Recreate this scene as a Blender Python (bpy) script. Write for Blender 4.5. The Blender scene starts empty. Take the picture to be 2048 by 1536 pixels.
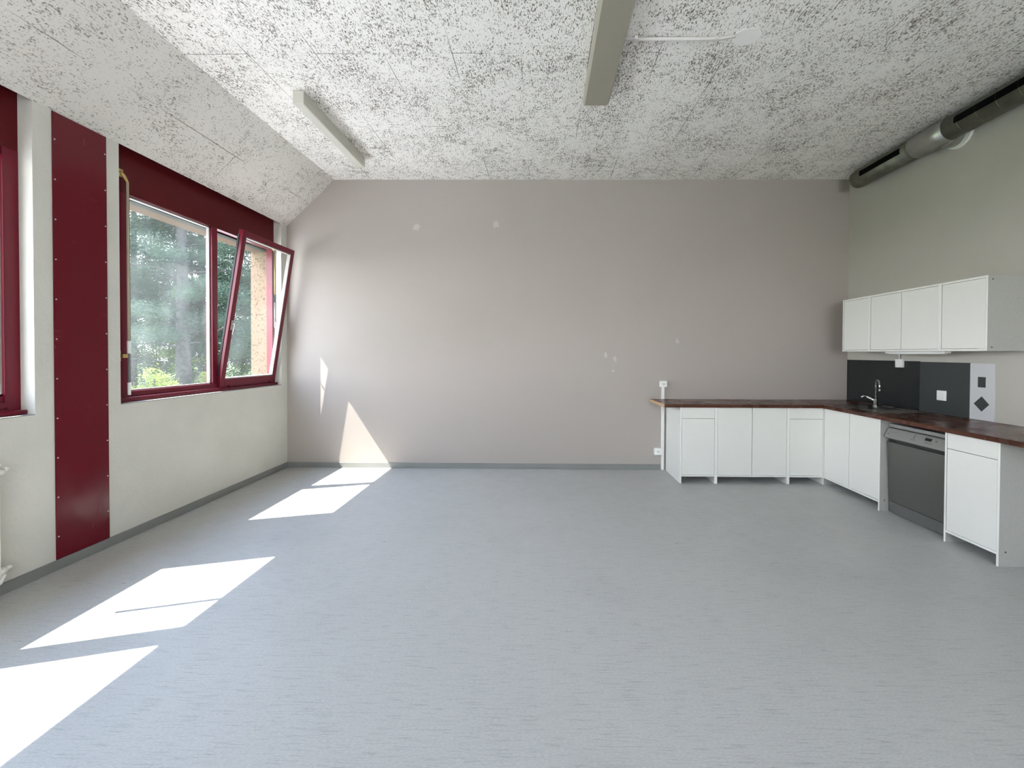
import bpy, bmesh, math, random
import numpy as np
from mathutils import Vector, Matrix
random.seed(7)
rng = np.random.default_rng(11)
SC = bpy.context.scene
COL = SC.collection
PI = math.pi

# ------------------------------------------------------------------ camera
F = 852.75; CX, CY = 1074.77, 717.67
cd = bpy.data.cameras.new('camera')
cd.sensor_fit = 'HORIZONTAL'; cd.sensor_width = 36.0
cd.lens = F / 2048 * 36.0
cd.shift_x = (1024 - CX) / 2048.0
cd.shift_y = (CY - 768) / 2048.0
cd.clip_start = 0.05; cd.clip_end = 400
cam = bpy.data.objects.new('camera', cd); COL.objects.link(cam)
cam.matrix_world = (Matrix.Translation((0, 0, 1.449)) @ Matrix.Rotation(0.0111, 4, 'Z')
                    @ Matrix.Rotation(PI/2 - 0.0131, 4, 'X') @ Matrix.Rotation(0.004, 4, 'Z'))
SC.camera = cam

# ------------------------------------------------------------------ light
SUN_STRENGTH = 9.0
SKY_STRENGTH = 5.0
SC.view_settings.view_transform = 'Standard'
SC.view_settings.look = 'None'
SC.view_settings.gamma = 1.0
SC.view_settings.use_curve_mapping = False
SC.view_settings.exposure = 1.66

sd = bpy.data.lights.new('sun', 'SUN'); sd.energy = SUN_STRENGTH; sd.angle = math.radians(0.3)
sd.color = (1.0, 0.95, 0.88)
sun = bpy.data.objects.new('sun', sd); COL.objects.link(sun)
SUN_DIR = Vector((1.0, 0.29, -1.548)).normalized()
sun.rotation_euler = SUN_DIR.to_track_quat('-Z', 'Y').to_euler()
sun.location = (-12, -4, 16)

W = bpy.data.worlds.new('sky'); SC.world = W; W.use_nodes = True
wn = W.node_tree.nodes; wl = W.node_tree.links
for n in list(wn): wn.remove(n)
wo = wn.new('ShaderNodeOutputWorld'); bg = wn.new('ShaderNodeBackground')
tc = wn.new('ShaderNodeTexCoord'); sep = wn.new('ShaderNodeSeparateXYZ'); cr = wn.new('ShaderNodeValToRGB')
wl.new(tc.outputs['Generated'], sep.inputs[0]); wl.new(sep.outputs['Z'], cr.inputs[0])
cr.color_ramp.elements[0].position = 0.0; cr.color_ramp.elements[0].color = (0.95, 0.97, 1.0, 1)
cr.color_ramp.elements[1].position = 0.75; cr.color_ramp.elements[1].color = (0.52, 0.68, 1.0, 1)
wl.new(cr.outputs[0], bg.inputs['Color']); bg.inputs['Strength'].default_value = SKY_STRENGTH
wl.new(bg.outputs[0], wo.inputs[0])

cy = SC.cycles
cy.max_bounces = 12; cy.diffuse_bounces = 8; cy.glossy_bounces = 4; cy.transparent_max_bounces = 24
cy.transmission_bounces = 8
cy.use_denoising = True
cy.sample_clamp_indirect = 8.0
cy.caustics_reflective = False; cy.caustics_refractive = False

# ------------------------------------------------------------------ materials
def mat(name, col=(.8, .8, .8), rough=.5, metal=0.0, spec=.5, bump=None, var=None, coat=0.0):
    """bump=(scale,strength,distance)  var=(scale,amount) gentle colour mottling of the surface"""
    m = bpy.data.materials.new(name); m.use_nodes = True
    nt = m.node_tree; b = nt.nodes['Principled BSDF']
    b.inputs['Base Color'].default_value = (*col, 1)
    b.inputs['Roughness'].default_value = rough
    b.inputs['Metallic'].default_value = metal
    b.inputs['Specular IOR Level'].default_value = spec
    if coat: b.inputs['Coat Weight'].default_value = coat; b.inputs['Coat Roughness'].default_value = .08
    tcn = nt.nodes.new('ShaderNodeTexCoord')
    if var:
        n = nt.nodes.new('ShaderNodeTexNoise'); n.inputs['Scale'].default_value = var[0]; n.inputs['Detail'].default_value = 5
        nt.links.new(tcn.outputs['Object'], n.inputs['Vector'])
        mr = nt.nodes.new('ShaderNodeMapRange'); mr.inputs[1].default_value = .3; mr.inputs[2].default_value = .7
        mr.inputs[3].default_value = 1 - var[1]; mr.inputs[4].default_value = 1 + var[1]
        nt.links.new(n.outputs['Fac'], mr.inputs[0])
        mx = nt.nodes.new('ShaderNodeVectorMath'); mx.operation = 'SCALE'; mx.inputs[0].default_value = col
        nt.links.new(mr.outputs[0], mx.inputs['Scale']); nt.links.new(mx.outputs[0], b.inputs['Base Color'])
    if bump:
        n = nt.nodes.new('ShaderNodeTexNoise'); n.inputs['Scale'].default_value = bump[0]; n.inputs['Detail'].default_value = 4
        nt.links.new(tcn.outputs['Object'], n.inputs['Vector'])
        bp = nt.nodes.new('ShaderNodeBump'); bp.inputs['Strength'].default_value = bump[1]; bp.inputs['Distance'].default_value = bump[2]
        nt.links.new(n.outputs['Fac'], bp.inputs['Height']); nt.links.new(bp.outputs[0], b.inputs['Normal'])
    return m

class NT:
    """tiny node helper"""
    def __init__(s, m): s.t = m.node_tree; s.b = s.t.nodes['Principled BSDF']
    def n(s, typ, **kw):
        x = s.t.nodes.new(typ)
        for k, v in kw.items(): setattr(x, k, v)
        return x
    def l(s, a, b): s.t.links.new(a, b)
    def pos(s): return s.n('ShaderNodeTexCoord').outputs['Object']
    def mapping(s, src, loc=(0,0,0), rot=(0,0,0), sc=(1,1,1)):
        x = s.n('ShaderNodeMapping'); x.inputs['Location'].default_value = loc
        x.inputs['Rotation'].default_value = rot; x.inputs['Scale'].default_value = sc
        s.l(src, x.inputs[0]); return x.outputs[0]
    def noise(s, src, scale, detail=2, dist=0.0, rough=.5):
        x = s.n('ShaderNodeTexNoise'); x.inputs['Scale'].default_value = scale; x.inputs['Detail'].default_value = detail
        x.inputs['Distortion'].default_value = dist; x.inputs['Roughness'].default_value = rough
        s.l(src, x.inputs['Vector']); return x.outputs['Fac']
    def ramp(s, src, a, b, lo=0.0, hi=1.0):
        x = s.n('ShaderNodeMapRange'); x.inputs[1].default_value = a; x.inputs[2].default_value = b
        x.inputs[3].default_value = lo; x.inputs[4].default_value = hi; s.l(src, x.inputs[0]); return x.outputs[0]
    def math(s, op, a, b=None):
        x = s.n('ShaderNodeMath', operation=op)
        for i, v in enumerate((a, b)):
            if v is None: continue
            if isinstance(v, (int, float)): x.inputs[i].default_value = v
            else: s.l(v, x.inputs[i])
        return x.outputs[0]
    def mix(s, fac, a, b):
        x = s.n('ShaderNodeMix', data_type='RGBA')
        if isinstance(fac, (int, float)): x.inputs[0].default_value = fac
        else: s.l(fac, x.inputs[0])
        for i, v in ((6, a), (7, b)):
            if isinstance(v, tuple): x.inputs[i].default_value = (*v, 1)
            else: s.l(v, x.inputs[i])
        return x.outputs[2]
    def comb(s, x, y, z):
        c = s.n('ShaderNodeCombineXYZ')
        for i, v in enumerate((x, y, z)):
            if isinstance(v, (int, float)): c.inputs[i].default_value = v
            else: s.l(v, c.inputs[i])
        return c.outputs[0]
    def sepx(s, src):
        c = s.n('ShaderNodeSeparateXYZ'); s.l(src, c.inputs[0]); return c.outputs

def ceiling_material(name, base, slope):
    m = mat(name, base, .9, spec=.1); k = NT(m); p = k.pos(); o = k.sepx(p)
    if slope:   # distance measured along the sloping face
        u = o[1]; v = k.math('MULTIPLY', k.math('ADD', o[0], 2.612), 1.398)
        q = k.comb(u, v, 0.0)
        uu = k.math('ADD', u, 1.98*20 - 3.05); vv = k.math('ADD', v, .43*40 + .0)
        roww = .43
    else:
        u = o[1]; v = o[0]; q = k.comb(u, v, 0.0)
        uu = k.math('ADD', u, 1.98*20 - 4.083); vv = k.math('ADD', v, 1.648 + .495*40)
        roww = .495
    # slightly wobbling panel joints
    wob = k.math('MULTIPLY', k.math('SUBTRACT', k.noise(q, 3.0, 2), .5), .012)
    bq = k.comb(k.math('ADD', uu, wob), k.math('ADD', vv, wob), 0.0)
    br = k.n('ShaderNodeTexBrick'); k.l(bq, br.inputs['Vector'])
    br.offset = .5; br.offset_frequency = 2; br.squash = 1.0
    br.inputs['Color1'].default_value = (0,0,0,1); br.inputs['Color2'].default_value = (0,0,0,1); br.inputs['Mortar'].default_value = (1,1,1,1)
    br.inputs['Scale'].default_value = 1.0; br.inputs['Mortar Size'].default_value = .0028; br.inputs['Mortar Smooth'].default_value = .2
    br.inputs['Brick Width'].default_value = 1.98; br.inputs['Row Height'].default_value = roww; br.inputs['Bias'].default_value = 0
    brm = k.n('ShaderNodeRGBToBW'); k.l(br.outputs['Color'], brm.inputs[0])
    seam = k.math('MULTIPLY', brm.outputs[0], k.ramp(k.noise(q, 1.7, 3), .46, .6, .05, .85))
    # wood wool flecks: three stretched noises, thinned by a coarse patch noise
    dens = k.noise(q, 2.6, 4); dens2 = k.noise(k.mapping(q, loc=(3, 7, 0)), 13, 2)
    thr = k.math('ADD', k.math('MULTIPLY', k.math('SUBTRACT', dens, .5), .20), k.math('MULTIPLY', k.math('SUBTRACT', dens2, .5), .20))
    fl = None
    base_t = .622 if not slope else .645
    for i, (r, sx, sy) in enumerate(((0.3, 36, 105), (1.3, 42, 110), (2.4, 38, 100), (0.9, 60, 80))):
        nn = k.noise(k.mapping(q, loc=(i*3.1, i*1.7, i*2.0), rot=(0, 0, r), sc=(sx, sy, 1)), 1.0, 2, .6)
        s_ = k.ramp(k.math('ADD', nn, thr), base_t, base_t + .035)
        fl = s_ if fl is None else k.math('MAXIMUM', fl, s_)
    dark = k.mix(k.ramp(k.noise(q, 40, 1), .3, .7), (.07, .06, .045), (.33, .30, .26))
    tone = k.mix(k.ramp(k.noise(q, 1.1, 3), .35, .65), base, tuple(c*.95 for c in base))
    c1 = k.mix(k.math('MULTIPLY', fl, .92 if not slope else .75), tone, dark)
    c2 = k.mix(seam, c1, (.05, .047, .042))
    k.l(c2, k.b.inputs['Base Color'])
    bp = k.n('ShaderNodeBump'); bp.inputs['Strength'].default_value = .35; bp.inputs['Distance'].default_value = .004
    k.l(k.math('SUBTRACT', k.math('MULTIPLY', k.noise(q, 70, 3), .4), fl), bp.inputs['Height']); k.l(bp.outputs[0], k.b.inputs['Normal'])
    return m

def floor_material():
    m = mat('grey_linoleum', (.56, .57, .575), .46, spec=.3); k = NT(m); p = k.pos()
    st = k.noise(k.mapping(p, sc=(9, 150, 1)), 1.0, 3, .25)
    st2 = k.noise(k.mapping(p, loc=(5, 3, 0), sc=(4, 55, 1)), 1.0, 3, .3)
    fine = k.noise(k.mapping(p, sc=(70, 220, 1)), 1.0, 2)
    a = k.math('MULTIPLY', k.ramp(st, .54, .72), .42)
    a2 = k.math('MULTIPLY', k.ramp(st2, .60, .72), .16)
    big = k.ramp(k.noise(k.mapping(p, sc=(.8, 1.1, 1)), 1.0, 5), .52, .76, 0, .16)
    f = k.math('ADD', k.math('ADD', a, a2), k.math('ADD', big, k.ramp(fine, .3, .8, 0, .42)))
    c = k.mix(f, (.485, .487, .475), (.25, .252, .245))
    # a few scuffs
    v = k.n('ShaderNodeTexVoronoi'); v.inputs['Scale'].default_value = 1.3; k.l(k.mapping(p, sc=(1, 2.2, 1)), v.inputs['Vector'])
    c = k.mix(k.ramp(v.outputs['Distance'], .012, .02, .6, 0), c, (.12, .12, .12))
    k.l(c, k.b.inputs['Base Color'])
    k.l(k.ramp(k.noise(p, 6, 3), .3, .7, .36, .50), k.b.inputs['Roughness'])
    bp = k.n('ShaderNodeBump'); bp.inputs['Strength'].default_value = .12; bp.inputs['Distance'].default_value = .001
    k.l(fine, bp.inputs['Height']); k.l(bp.outputs[0], k.b.inputs['Normal'])
    return m

def back_wall_material():
    base = (.40, .358, .325); m = mat('taupe_wall_paint', base, .6, spec=.3); k = NT(m); p = k.pos(); o = k.sepx(p)
    c = k.mix(k.ramp(k.noise(p, .9, 4), .35, .65, 0, .5), base, tuple(x*.95 for x in base))
    q = k.comb(o[0], o[2], 0.0)
    for (x, z, r) in ((-1.582, 3.013, .045), (-.582, 3.045, .045), (.909, 1.40, .035), (.895, 1.31, .02), (.80, 1.42, .02), (.90, 1.23, .03), (1.685, 1.602, .03), (1.33, 1.58, .02)):
        d = k.n('ShaderNodeVectorMath', operation='DISTANCE'); k.l(q, d.inputs[0]); d.inputs[1].default_value = (x, z, 0)
        dd = k.math('ADD', d.outputs['Value'], k.math('MULTIPLY', k.math('SUBTRACT', k.noise(q, 16, 3), .5), .12))
        c = k.mix(k.ramp(dd, r*.6, r, .55, 0), c, (.56, .54, .51))
    k.l(c, k.b.inputs['Base Color'])
    bp = k.n('ShaderNodeBump'); bp.inputs['Strength'].default_value = .15; bp.inputs['Distance'].default_value = .003
    k.l(k.noise(p, 60, 3), bp.inputs['Height']); k.l(bp.outputs[0], k.b.inputs['Normal'])
    return m

def wood_material(name, c1, c2, along, rough=.22):
    m = mat(name, c1, rough, spec=.3); k = NT(m); p = k.pos(); o = k.sepx(p)
    u, v = (o[0], o[1]) if along == 'X' else (o[1], o[0])
    q = k.comb(u, v, o[2])
    g = k.noise(k.mapping(q, sc=(2.2, 34, 30)), 1.0, 5, .8)
    st = k.n('ShaderNodeTexBrick'); k.l(k.comb(k.math('ADD', u, 20), k.math('ADD', v, 20), 0.0), st.inputs['Vector'])
    st.inputs['Color1'].default_value = (.25,.25,.25,1); st.inputs['Color2'].default_value = (.9,.9,.9,1); st.inputs['Mortar'].default_value = (.1,.1,.1,1)
    st.inputs['Scale'].default_value = 1; st.inputs['Mortar Size'].default_value = .0006; st.inputs['Brick Width'].default_value = .55; st.inputs['Row Height'].default_value = .045
    bw = k.n('ShaderNodeRGBToBW'); k.l(st.outputs['Color'], bw.inputs[0])
    f = k.math('ADD', k.math('MULTIPLY', g, .75), k.math('MULTIPLY', bw.outputs[0], .35))
    k.l(k.mix(k.ramp(f, .3, .85), c1, c2), k.b.inputs['Base Color'])
    k.l(k.ramp(k.noise(p, 5, 4), .3, .7, rough*.8, rough*1.6), k.b.inputs['Roughness'])
    return m

def stucco_material():
    m = mat('beige_stucco', (.66, .50, .35), .9, spec=.1); k = NT(m); p = k.pos()
    n = k.noise(p, 42, 3)
    k.l(k.mix(k.ramp(n, .55, .66), (.155, .112, .074), (.075, .052, .034)), k.b.inputs['Base Color'])
    bp = k.n('ShaderNodeBump'); bp.inputs['Strength'].default_value = .6; bp.inputs['Distance'].default_value = .006
    k.l(n, bp.inputs['Height']); k.l(bp.outputs[0], k.b.inputs['Normal'])
    return m

def glass_material(name, dust):
    m = bpy.data.materials.new(name); m.use_nodes = True; t = m.node_tree
    for n in list(t.nodes):
        if n.type == 'BSDF_PRINCIPLED': t.nodes.remove(n)
    out = [n for n in t.nodes if n.type == 'OUTPUT_MATERIAL'][0]
    tr = t.nodes.new('ShaderNodeBsdfTransparent'); tr.inputs[0].default_value = (.965, .975, .97, 1)
    gl = t.nodes.new('ShaderNodeBsdfGlossy'); gl.inputs['Roughness'].default_value = .02
    lw = t.nodes.new('ShaderNodeLayerWeight'); lw.inputs[0].default_value = .5
    pw = t.nodes.new('ShaderNodeMath'); pw.operation = 'POWER'; pw.inputs[1].default_value = 4.0; t.links.new(lw.outputs['Facing'], pw.inputs[0])
    fr = t.nodes.new('ShaderNodeMapRange'); fr.inputs[3].default_value = .025; fr.inputs[4].default_value = .45; t.links.new(pw.outputs[0], fr.inputs[0])
    mx = t.nodes.new('ShaderNodeMixShader'); t.links.new(fr.outputs[0], mx.inputs[0]); t.links.new(tr.outputs[0], mx.inputs[1]); t.links.new(gl.outputs[0], mx.inputs[2])
    df = t.nodes.new('ShaderNodeBsdfTranslucent'); df.inputs[0].default_value = (.85, .92, .92, 1)
    d2 = t.nodes.new('ShaderNodeBsdfDiffuse'); d2.inputs[0].default_value = (.8, .85, .85, 1)
    ad = t.nodes.new('ShaderNodeMixShader'); ad.inputs[0].default_value = .5; t.links.new(df.outputs[0], ad.inputs[1]); t.links.new(d2.outputs[0], ad.inputs[2])
    tcn = t.nodes.new('ShaderNodeTexCoord')
    mp = t.nodes.new('ShaderNodeMapping'); mp.inputs['Scale'].default_value = (3, 5, 1.4); t.links.new(tcn.outputs['Object'], mp.inputs[0])
    n = t.nodes.new('ShaderNodeTexNoise'); n.inputs['Scale'].default_value = 1.0; n.inputs['Detail'].default_value = 5; t.links.new(mp.outputs[0], n.inputs['Vector'])
    mr = t.nodes.new('ShaderNodeMapRange'); mr.inputs[1].default_value = .35; mr.inputs[2].default_value = .7; mr.inputs[3].default_value = dust*.6; mr.inputs[4].default_value = dust*1.7
    t.links.new(n.outputs['Fac'], mr.inputs[0])
    m2 = t.nodes.new('ShaderNodeMixShader'); t.links.new(mr.outputs[0], m2.inputs[0]); t.links.new(mx.outputs[0], m2.inputs[1]); t.links.new(ad.outputs[0], m2.inputs[2])
    t.links.new(m2.outputs[0], out.inputs[0])
    return m

def red_panel_material():
    m = mat('red_gloss_panel', (.118, .003, .010), .16, spec=.28); k = NT(m); p = k.pos()
    sc = k.noise(k.mapping(p, sc=(1, 2, 60)), 1.0, 3)
    k.l(k.mix(k.math('MULTIPLY', k.ramp(k.noise(p, 3.5, 4), .62, .72), k.ramp(sc, .5, .7, 0, .5)), (.118, .004, .012), (.26, .05, .05)), k.b.inputs['Base Color'])
    k.l(k.ramp(k.noise(k.mapping(p, sc=(1, 14, 3)), 1.0, 4), .3, .75, .12, .3), k.b.inputs['Roughness'])
    bp = k.n('ShaderNodeBump'); bp.inputs['Strength'].default_value = .3; bp.inputs['Distance'].default_value = .012
    k.l(k.noise(p, 2.2, 1), bp.inputs['Height']); k.l(bp.outputs[0], k.b.inputs['Normal'])
    return m

M = {}
M['ceil'] = ceiling_material('painted_wood_wool', (.87, .84, .79), False)
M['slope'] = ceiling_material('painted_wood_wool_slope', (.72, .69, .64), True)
M['floor'] = floor_material()
M['back'] = back_wall_material()
M['rearw'] = mat('white_wall_paint', (.78, .77, .74), .7)  # rear wall out of view, made white to return more light to the ceiling
M['rwall'] = mat('grey_wall_paint', (.45, .43, .385), .65, spec=.25, bump=(50, .2, .003), var=(1.2, .04))
M['lwall'] = mat('pale_rough_concrete_paint', (.60, .59, .535), .7, spec=.25, bump=(45, .45, .006), var=(3, .04))
M['base'] = mat('grey_skirting', (.21, .215, .205), .5, var=(4, .05))
M['stucco'] = stucco_material()
M['soffit'] = mat('ochre_soffit_board', (.075, .050, .030), .85, spec=.1, var=(20, .1))  # darker than the stucco soffit it covers, holds down the light bounced from below
M['sillg'] = mat('grey_sill_paint', (.27, .262, .25), .7, bump=(40, .3, .004), var=(9, .08))
M['red'] = mat('red_frame_paint', (.135, .003, .016), .28, spec=.35)
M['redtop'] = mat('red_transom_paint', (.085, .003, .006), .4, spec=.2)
M['redpanel'] = red_panel_material()
M['glass'] = glass_material('dusty_window_glass', .020)
M['glass2'] = glass_material('dusty_sash_glass', .012)
M['seal'] = mat('pale_glazing_bead', (.36, .33, .315), .5)
M['rubber'] = mat('black_rubber', (.012, .012, .012), .5)
M['white'] = mat('white_cabinet_laminate', (.73, .725, .68), .38, spec=.4)
M['whiteedge'] = mat('white_edging', (.78, .78, .74), .4)
M['side'] = mat('grey_cabinet_side', (.40, .395, .365), .5, spec=.3, var=(60, .04))  # white sides in dimmer light: the shade is put into a greyer colour
M['wt'] = wood_material('dark_stained_wood', (.035, .011, .007), (.115, .036, .018), 'X')
M['wty'] = wood_material('dark_stained_wood_lengthwise', (.035, .011, .007), (.115, .036, .018), 'Y')
M['wtend'] = mat('bare_wood_edge', (.50, .33, .19), .6, var=(30, .15))
M['steel'] = mat('brushed_steel', (.30, .30, .29), .2, metal=1.0)
M['chrome'] = mat('chrome', (.55, .55, .55), .07, metal=1.0)
M['dwdoor'] = mat('dark_silver_door', (.135, .135, .125), .34, metal=.55, spec=.4)
M['dwpanel'] = mat('silver_plastic', (.30, .30, .285), .38, metal=.35)
M['dwkick'] = mat('grey_kick_plate', (.11, .11, .105), .45)
M['black'] = mat('black_plastic', (.008, .008, .009), .3)
M['plastic'] = mat('white_plastic', (.80, .80, .77), .35)
M['plasticg'] = mat('grey_plastic', (.16, .16, .16), .4)
M['beigepl'] = mat('aged_beige_plastic', (.42, .38, .27), .5)
M['brass'] = mat('brass', (.62, .45, .18), .35, metal=.8)
M['lampbody'] = mat('cream_lamp_housing', (.58, .56, .49), .5, spec=.3)
M['lamp2'] = mat('khaki_lamp_housing', (.45, .42, .34), .5, spec=.3)
M['lampdiff'] = mat('ribbed_diffuser', (.38, .355, .285), .35, spec=.4)
M['duct'] = mat('galvanised_duct', (.15, .15, .115), .42, metal=.6, var=(9, .3))
M['ductsilver'] = mat('bright_galvanised_sleeve', (.42, .42, .39), .3, metal=.9, var=(7, .12))
M['guide'] = mat('dark_shutter_slot', (.016, .017, .014), .7, spec=.1)
M['slot'] = mat('dark_slot', (.004, .004, .004), .9, spec=.05)
M['splash1'] = mat('black_splash_panel', (.012, .016, .017), .25, spec=.5)
M['splash2'] = mat('charcoal_splash_panel', (.040, .046, .046), .3, spec=.5)
M['splashw'] = mat('white_splash_panel', (.56, .56, .57), .35)
M['rad'] = mat('radiator_enamel', (.80, .80, .74), .35)
M['plaster'] = mat('filler_plaster', (.84, .81, .77), .8, bump=(40, .4, .004))
M['conduit'] = mat('painted_conduit', (.66, .62, .59), .6)
M['screw'] = mat('zinc_screw', (.6, .5, .48), .4, metal=.3)
M['bark'] = mat('grey_pine_bark', (.044, .042, .041), .95, spec=.1, bump=(14, .8, .04), var=(8, .35))
M['terrace'] = mat('pale_gravel', (.62, .60, .56), .9, spec=.1, var=(30, .15))  # pale so the added strip throws sunlight up to the ceiling
M['grass'] = mat('mown_grass', (.07, .11, .03), .95, spec=.1, var=(2, .3))
def leaf_mat(name, a, b, tr=.25):
    m = mat(name, a, .7, spec=.15); k = NT(m); p = k.pos()
    g = k.n('ShaderNodeObjectInfo')
    c = k.mix(k.ramp(k.noise(p, 1.3, 4), .35, .65), a, b)
    k.l(c, k.b.inputs['Base Color'])
    t = k.n('ShaderNodeBsdfTranslucent'); k.l(c, t.inputs[0])
    mx = k.n('ShaderNodeMixShader'); mx.inputs[0].default_value = tr
    out = [n for n in k.t.nodes if n.type == 'OUTPUT_MATERIAL'][0]
    k.l(k.b.outputs[0], mx.inputs[1]); k.l(t.outputs[0], mx.inputs[2]); k.l(mx.outputs[0], out.inputs[0])
    return m
M['needle'] = leaf_mat('pine_needles', (.024, .042, .029), (.050, .074, .050))
M['leafdark'] = leaf_mat('dark_green_leaves', (.026, .046, .020), (.060, .086, .034))
M['leafbright'] = leaf_mat('bright_green_leaves', (.060, .095, .018), (.11, .15, .034), .35)
M['leafyellow'] = leaf_mat('yellow_green_leaves', (.11, .14, .025), (.17, .19, .04), .3)

# ------------------------------------------------------------------ mesh helpers
class MB:
    def __init__(s): s.bm = bmesh.new(); s.mats = []
    def mi(s, m):
        if m not in s.mats: s.mats.append(m)
        return s.mats.index(m)
    def box(s, x0, x1, y0, y1, z0, z1, m=None, bev=0.0):
        x0, x1 = sorted((x0, x1)); y0, y1 = sorted((y0, y1)); z0, z1 = sorted((z0, z1))
        nb = bmesh.new(); v = [nb.verts.new(c) for c in ((x0,y0,z0),(x1,y0,z0),(x1,y1,z0),(x0,y1,z0),(x0,y0,z1),(x1,y0,z1),(x1,y1,z1),(x0,y1,z1))]
        for f in ((0,3,2,1),(4,5,6,7),(0,1,5,4),(1,2,6,5),(2,3,7,6),(3,0,4,7)): nb.faces.new([v[i] for i in f])
        if bev: bmesh.ops.bevel(nb, geom=nb.edges[:], offset=bev, segments=2, affect='EDGES', profile=.5)
        s._take(nb, m); return s
    def _take(s, nb, m=None, smooth=False):
        idx = s.mi(m) if m else 0
        mp = {}
        for v in nb.verts: mp[v] = s.bm.verts.new(v.co)
        for f in nb.faces:
            try: g = s.bm.faces.new([mp[v] for v in f.verts])
            except ValueError: continue
            g.material_index = idx; g.smooth = smooth or f.smooth
        nb.free()
    def prism(s, poly, axis, a, b, m=None, bev=0.0):
        """poly: list of 2D points in the two other axes (order x,y,z), extruded along axis from a to b"""
        nb = bmesh.new()
        def P(p, t):
            if axis == 'X': return (t, p[0], p[1])
            if axis == 'Y': return (p[0], t, p[1])
            return (p[0], p[1], t)
        A = [nb.verts.new(P(p, a)) for p in poly]; B = [nb.verts.new(P(p, b)) for p in poly]
        n = len(poly); nb.faces.new(A); nb.faces.new(B[::-1])
        for i in range(n): nb.faces.new((A[i], B[i], B[(i+1)%n], A[(i+1)%n]))
        bmesh.ops.recalc_face_normals(nb, faces=nb.faces[:])
        if bev: bmesh.ops.bevel(nb, geom=nb.edges[:], offset=bev, segments=2, affect='EDGES', profile=.5)
        s._take(nb, m); return s
    def tube(s, pts, r, m=None, seg=16, cap=True):
        pts = [Vector(p) for p in pts]; rs = r if isinstance(r, (list, tuple)) else [r]*len(pts)
        nb = bmesh.new(); rings = []
        t0 = (pts[1]-pts[0]).normalized(); up = Vector((0,0,1)) if abs(t0.z) < .9 else Vector((1,0,0))
        nrm = t0.cross(up).normalized()
        for i, p in enumerate(pts):
            if i == 0: t = t0
            elif i == len(pts)-1: t = (pts[i]-pts[i-1]).normalized()
            else:
                t = ((pts[i]-pts[i-1]).normalized() + (pts[i+1]-pts[i]).normalized())
                t = t.normalized() if t.length > 1e-6 else (pts[i+1]-pts[i]).normalized()
            nrm = (nrm - t*nrm.dot(t)).normalized(); bi = t.cross(nrm)
            rings.append([nb.verts.new(p + (nrm*math.cos(2*PI*j/seg) + bi*math.sin(2*PI*j/seg))*rs[i]) for j in range(seg)])
        for a, b in zip(rings, rings[1:]):
            for j in range(seg):
                f = nb.faces.new((a[j], a[(j+1)%seg], b[(j+1)%seg], b[j])); f.smooth = True
        if cap: nb.faces.new(rings[0][::-1]); nb.faces.new(rings[-1])
        bmesh.ops.recalc_face_normals(nb, faces=nb.faces[:])
        s._take(nb, m); return s
    def build(s, name, m, parent=None, loc=None):
        me = bpy.data.meshes.new(name); s.bm.to_mesh(me); s.bm.free()
        if s.mats:
            for x in s.mats: me.materials.append(x)
        else: me.materials.append(m)
        o = bpy.data.objects.new(name, me); COL.objects.link(o)
        if parent:
            o.parent = parent
            # geometry is given in room coordinates: keep it there under a located parent
            off = Vector((0,0,0)); p = parent
            while p: off += p.location; p = p.parent
            me.transform(Matrix.Translation(-off))
        elif loc is not None:
            me.transform(Matrix.Translation(-Vector(loc))); o.location = loc
        return o
def tag(o, label, cat, group=None, kind=None):
    if label: o['label'] = label
    if cat: o['category'] = cat
    if group: o['group'] = group
    if kind: o['kind'] = kind
    return o
def empty(name, loc, label, cat, group=None, kind=None):
    o = bpy.data.objects.new(name, None); COL.objects.link(o); o.location = loc; o.empty_display_size = .1
    return tag(o, label, cat, group, kind)
def arc(c, r, a0, a1, n, plane='XZ'):
    out = []
    for i in range(n+1):
        a = a0 + (a1-a0)*i/n; u, v = r*math.cos(a), r*math.sin(a)
        out.append((c[0]+u, c[1], c[2]+v) if plane == 'XZ' else (c[0], c[1]+u, c[2]+v) if plane == 'YZ' else (c[0]+u, c[1]+v, c[2]))
    return out

# ------------------------------------------------------------------ room shell
XL, XR, YB, YR = -3.209, 3.786, 5.33, -3.6
ZC, XC, ZL = 3.608, -2.612, 3.024
ZR = 3.095                          # top of the window recesses
XO, XM = -3.63, -3.375            # outer face, face between inner and outer leaf
b = MB(); b.box(XO, XR+.25, YR-.2, YB+.25, -.25, 0)
tag(b.build('floor', M['floor']), 'light grey streaked linoleum floor with sun patches', 'floor', kind='structure')
b = MB()
b.box(XC, XR+.25, YR-.2, YB+.25, ZC, ZC+.2, M['ceil'])
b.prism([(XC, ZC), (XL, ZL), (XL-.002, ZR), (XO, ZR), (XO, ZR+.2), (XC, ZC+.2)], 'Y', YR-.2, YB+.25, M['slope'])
tag(b.build('ceiling', M['ceil']), 'flecked white wood-wool ceiling sloping down above the windows', 'ceiling', kind='structure')
b = MB(); b.prism([(XL, 0), (XR+.25, 0), (XR+.25, ZC), (XC, ZC), (XL, ZL), (XL, ZR), (XO, ZR), (XO, 0)], 'Y', YB, YB+.25)
tag(b.build('wall_back', M['back']), 'taupe painted end wall behind the base cabinets', 'wall', kind='structure')
b = MB(); b.prism([(XL, 0), (-.6, 0), (-.6, ZC), (XC, ZC), (XL, ZL), (XL, ZR), (XO, ZR), (XO, 0)], 'Y', YR-.2, YR)
b.box(-.6, 3.0, YR-.2, YR, 0, .9); b.box(-.6, 3.0, YR-.2, YR, 2.7, ZC); b.box(3.0, XR+.25, YR-.2, YR, 0, ZC)
tag(b.build('wall_rear', M['rearw']), 'grey wall behind the camera', 'wall', kind='structure')
b = MB(); b.box(XR, XR+.25, YR, YB, 0, ZC)
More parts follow.
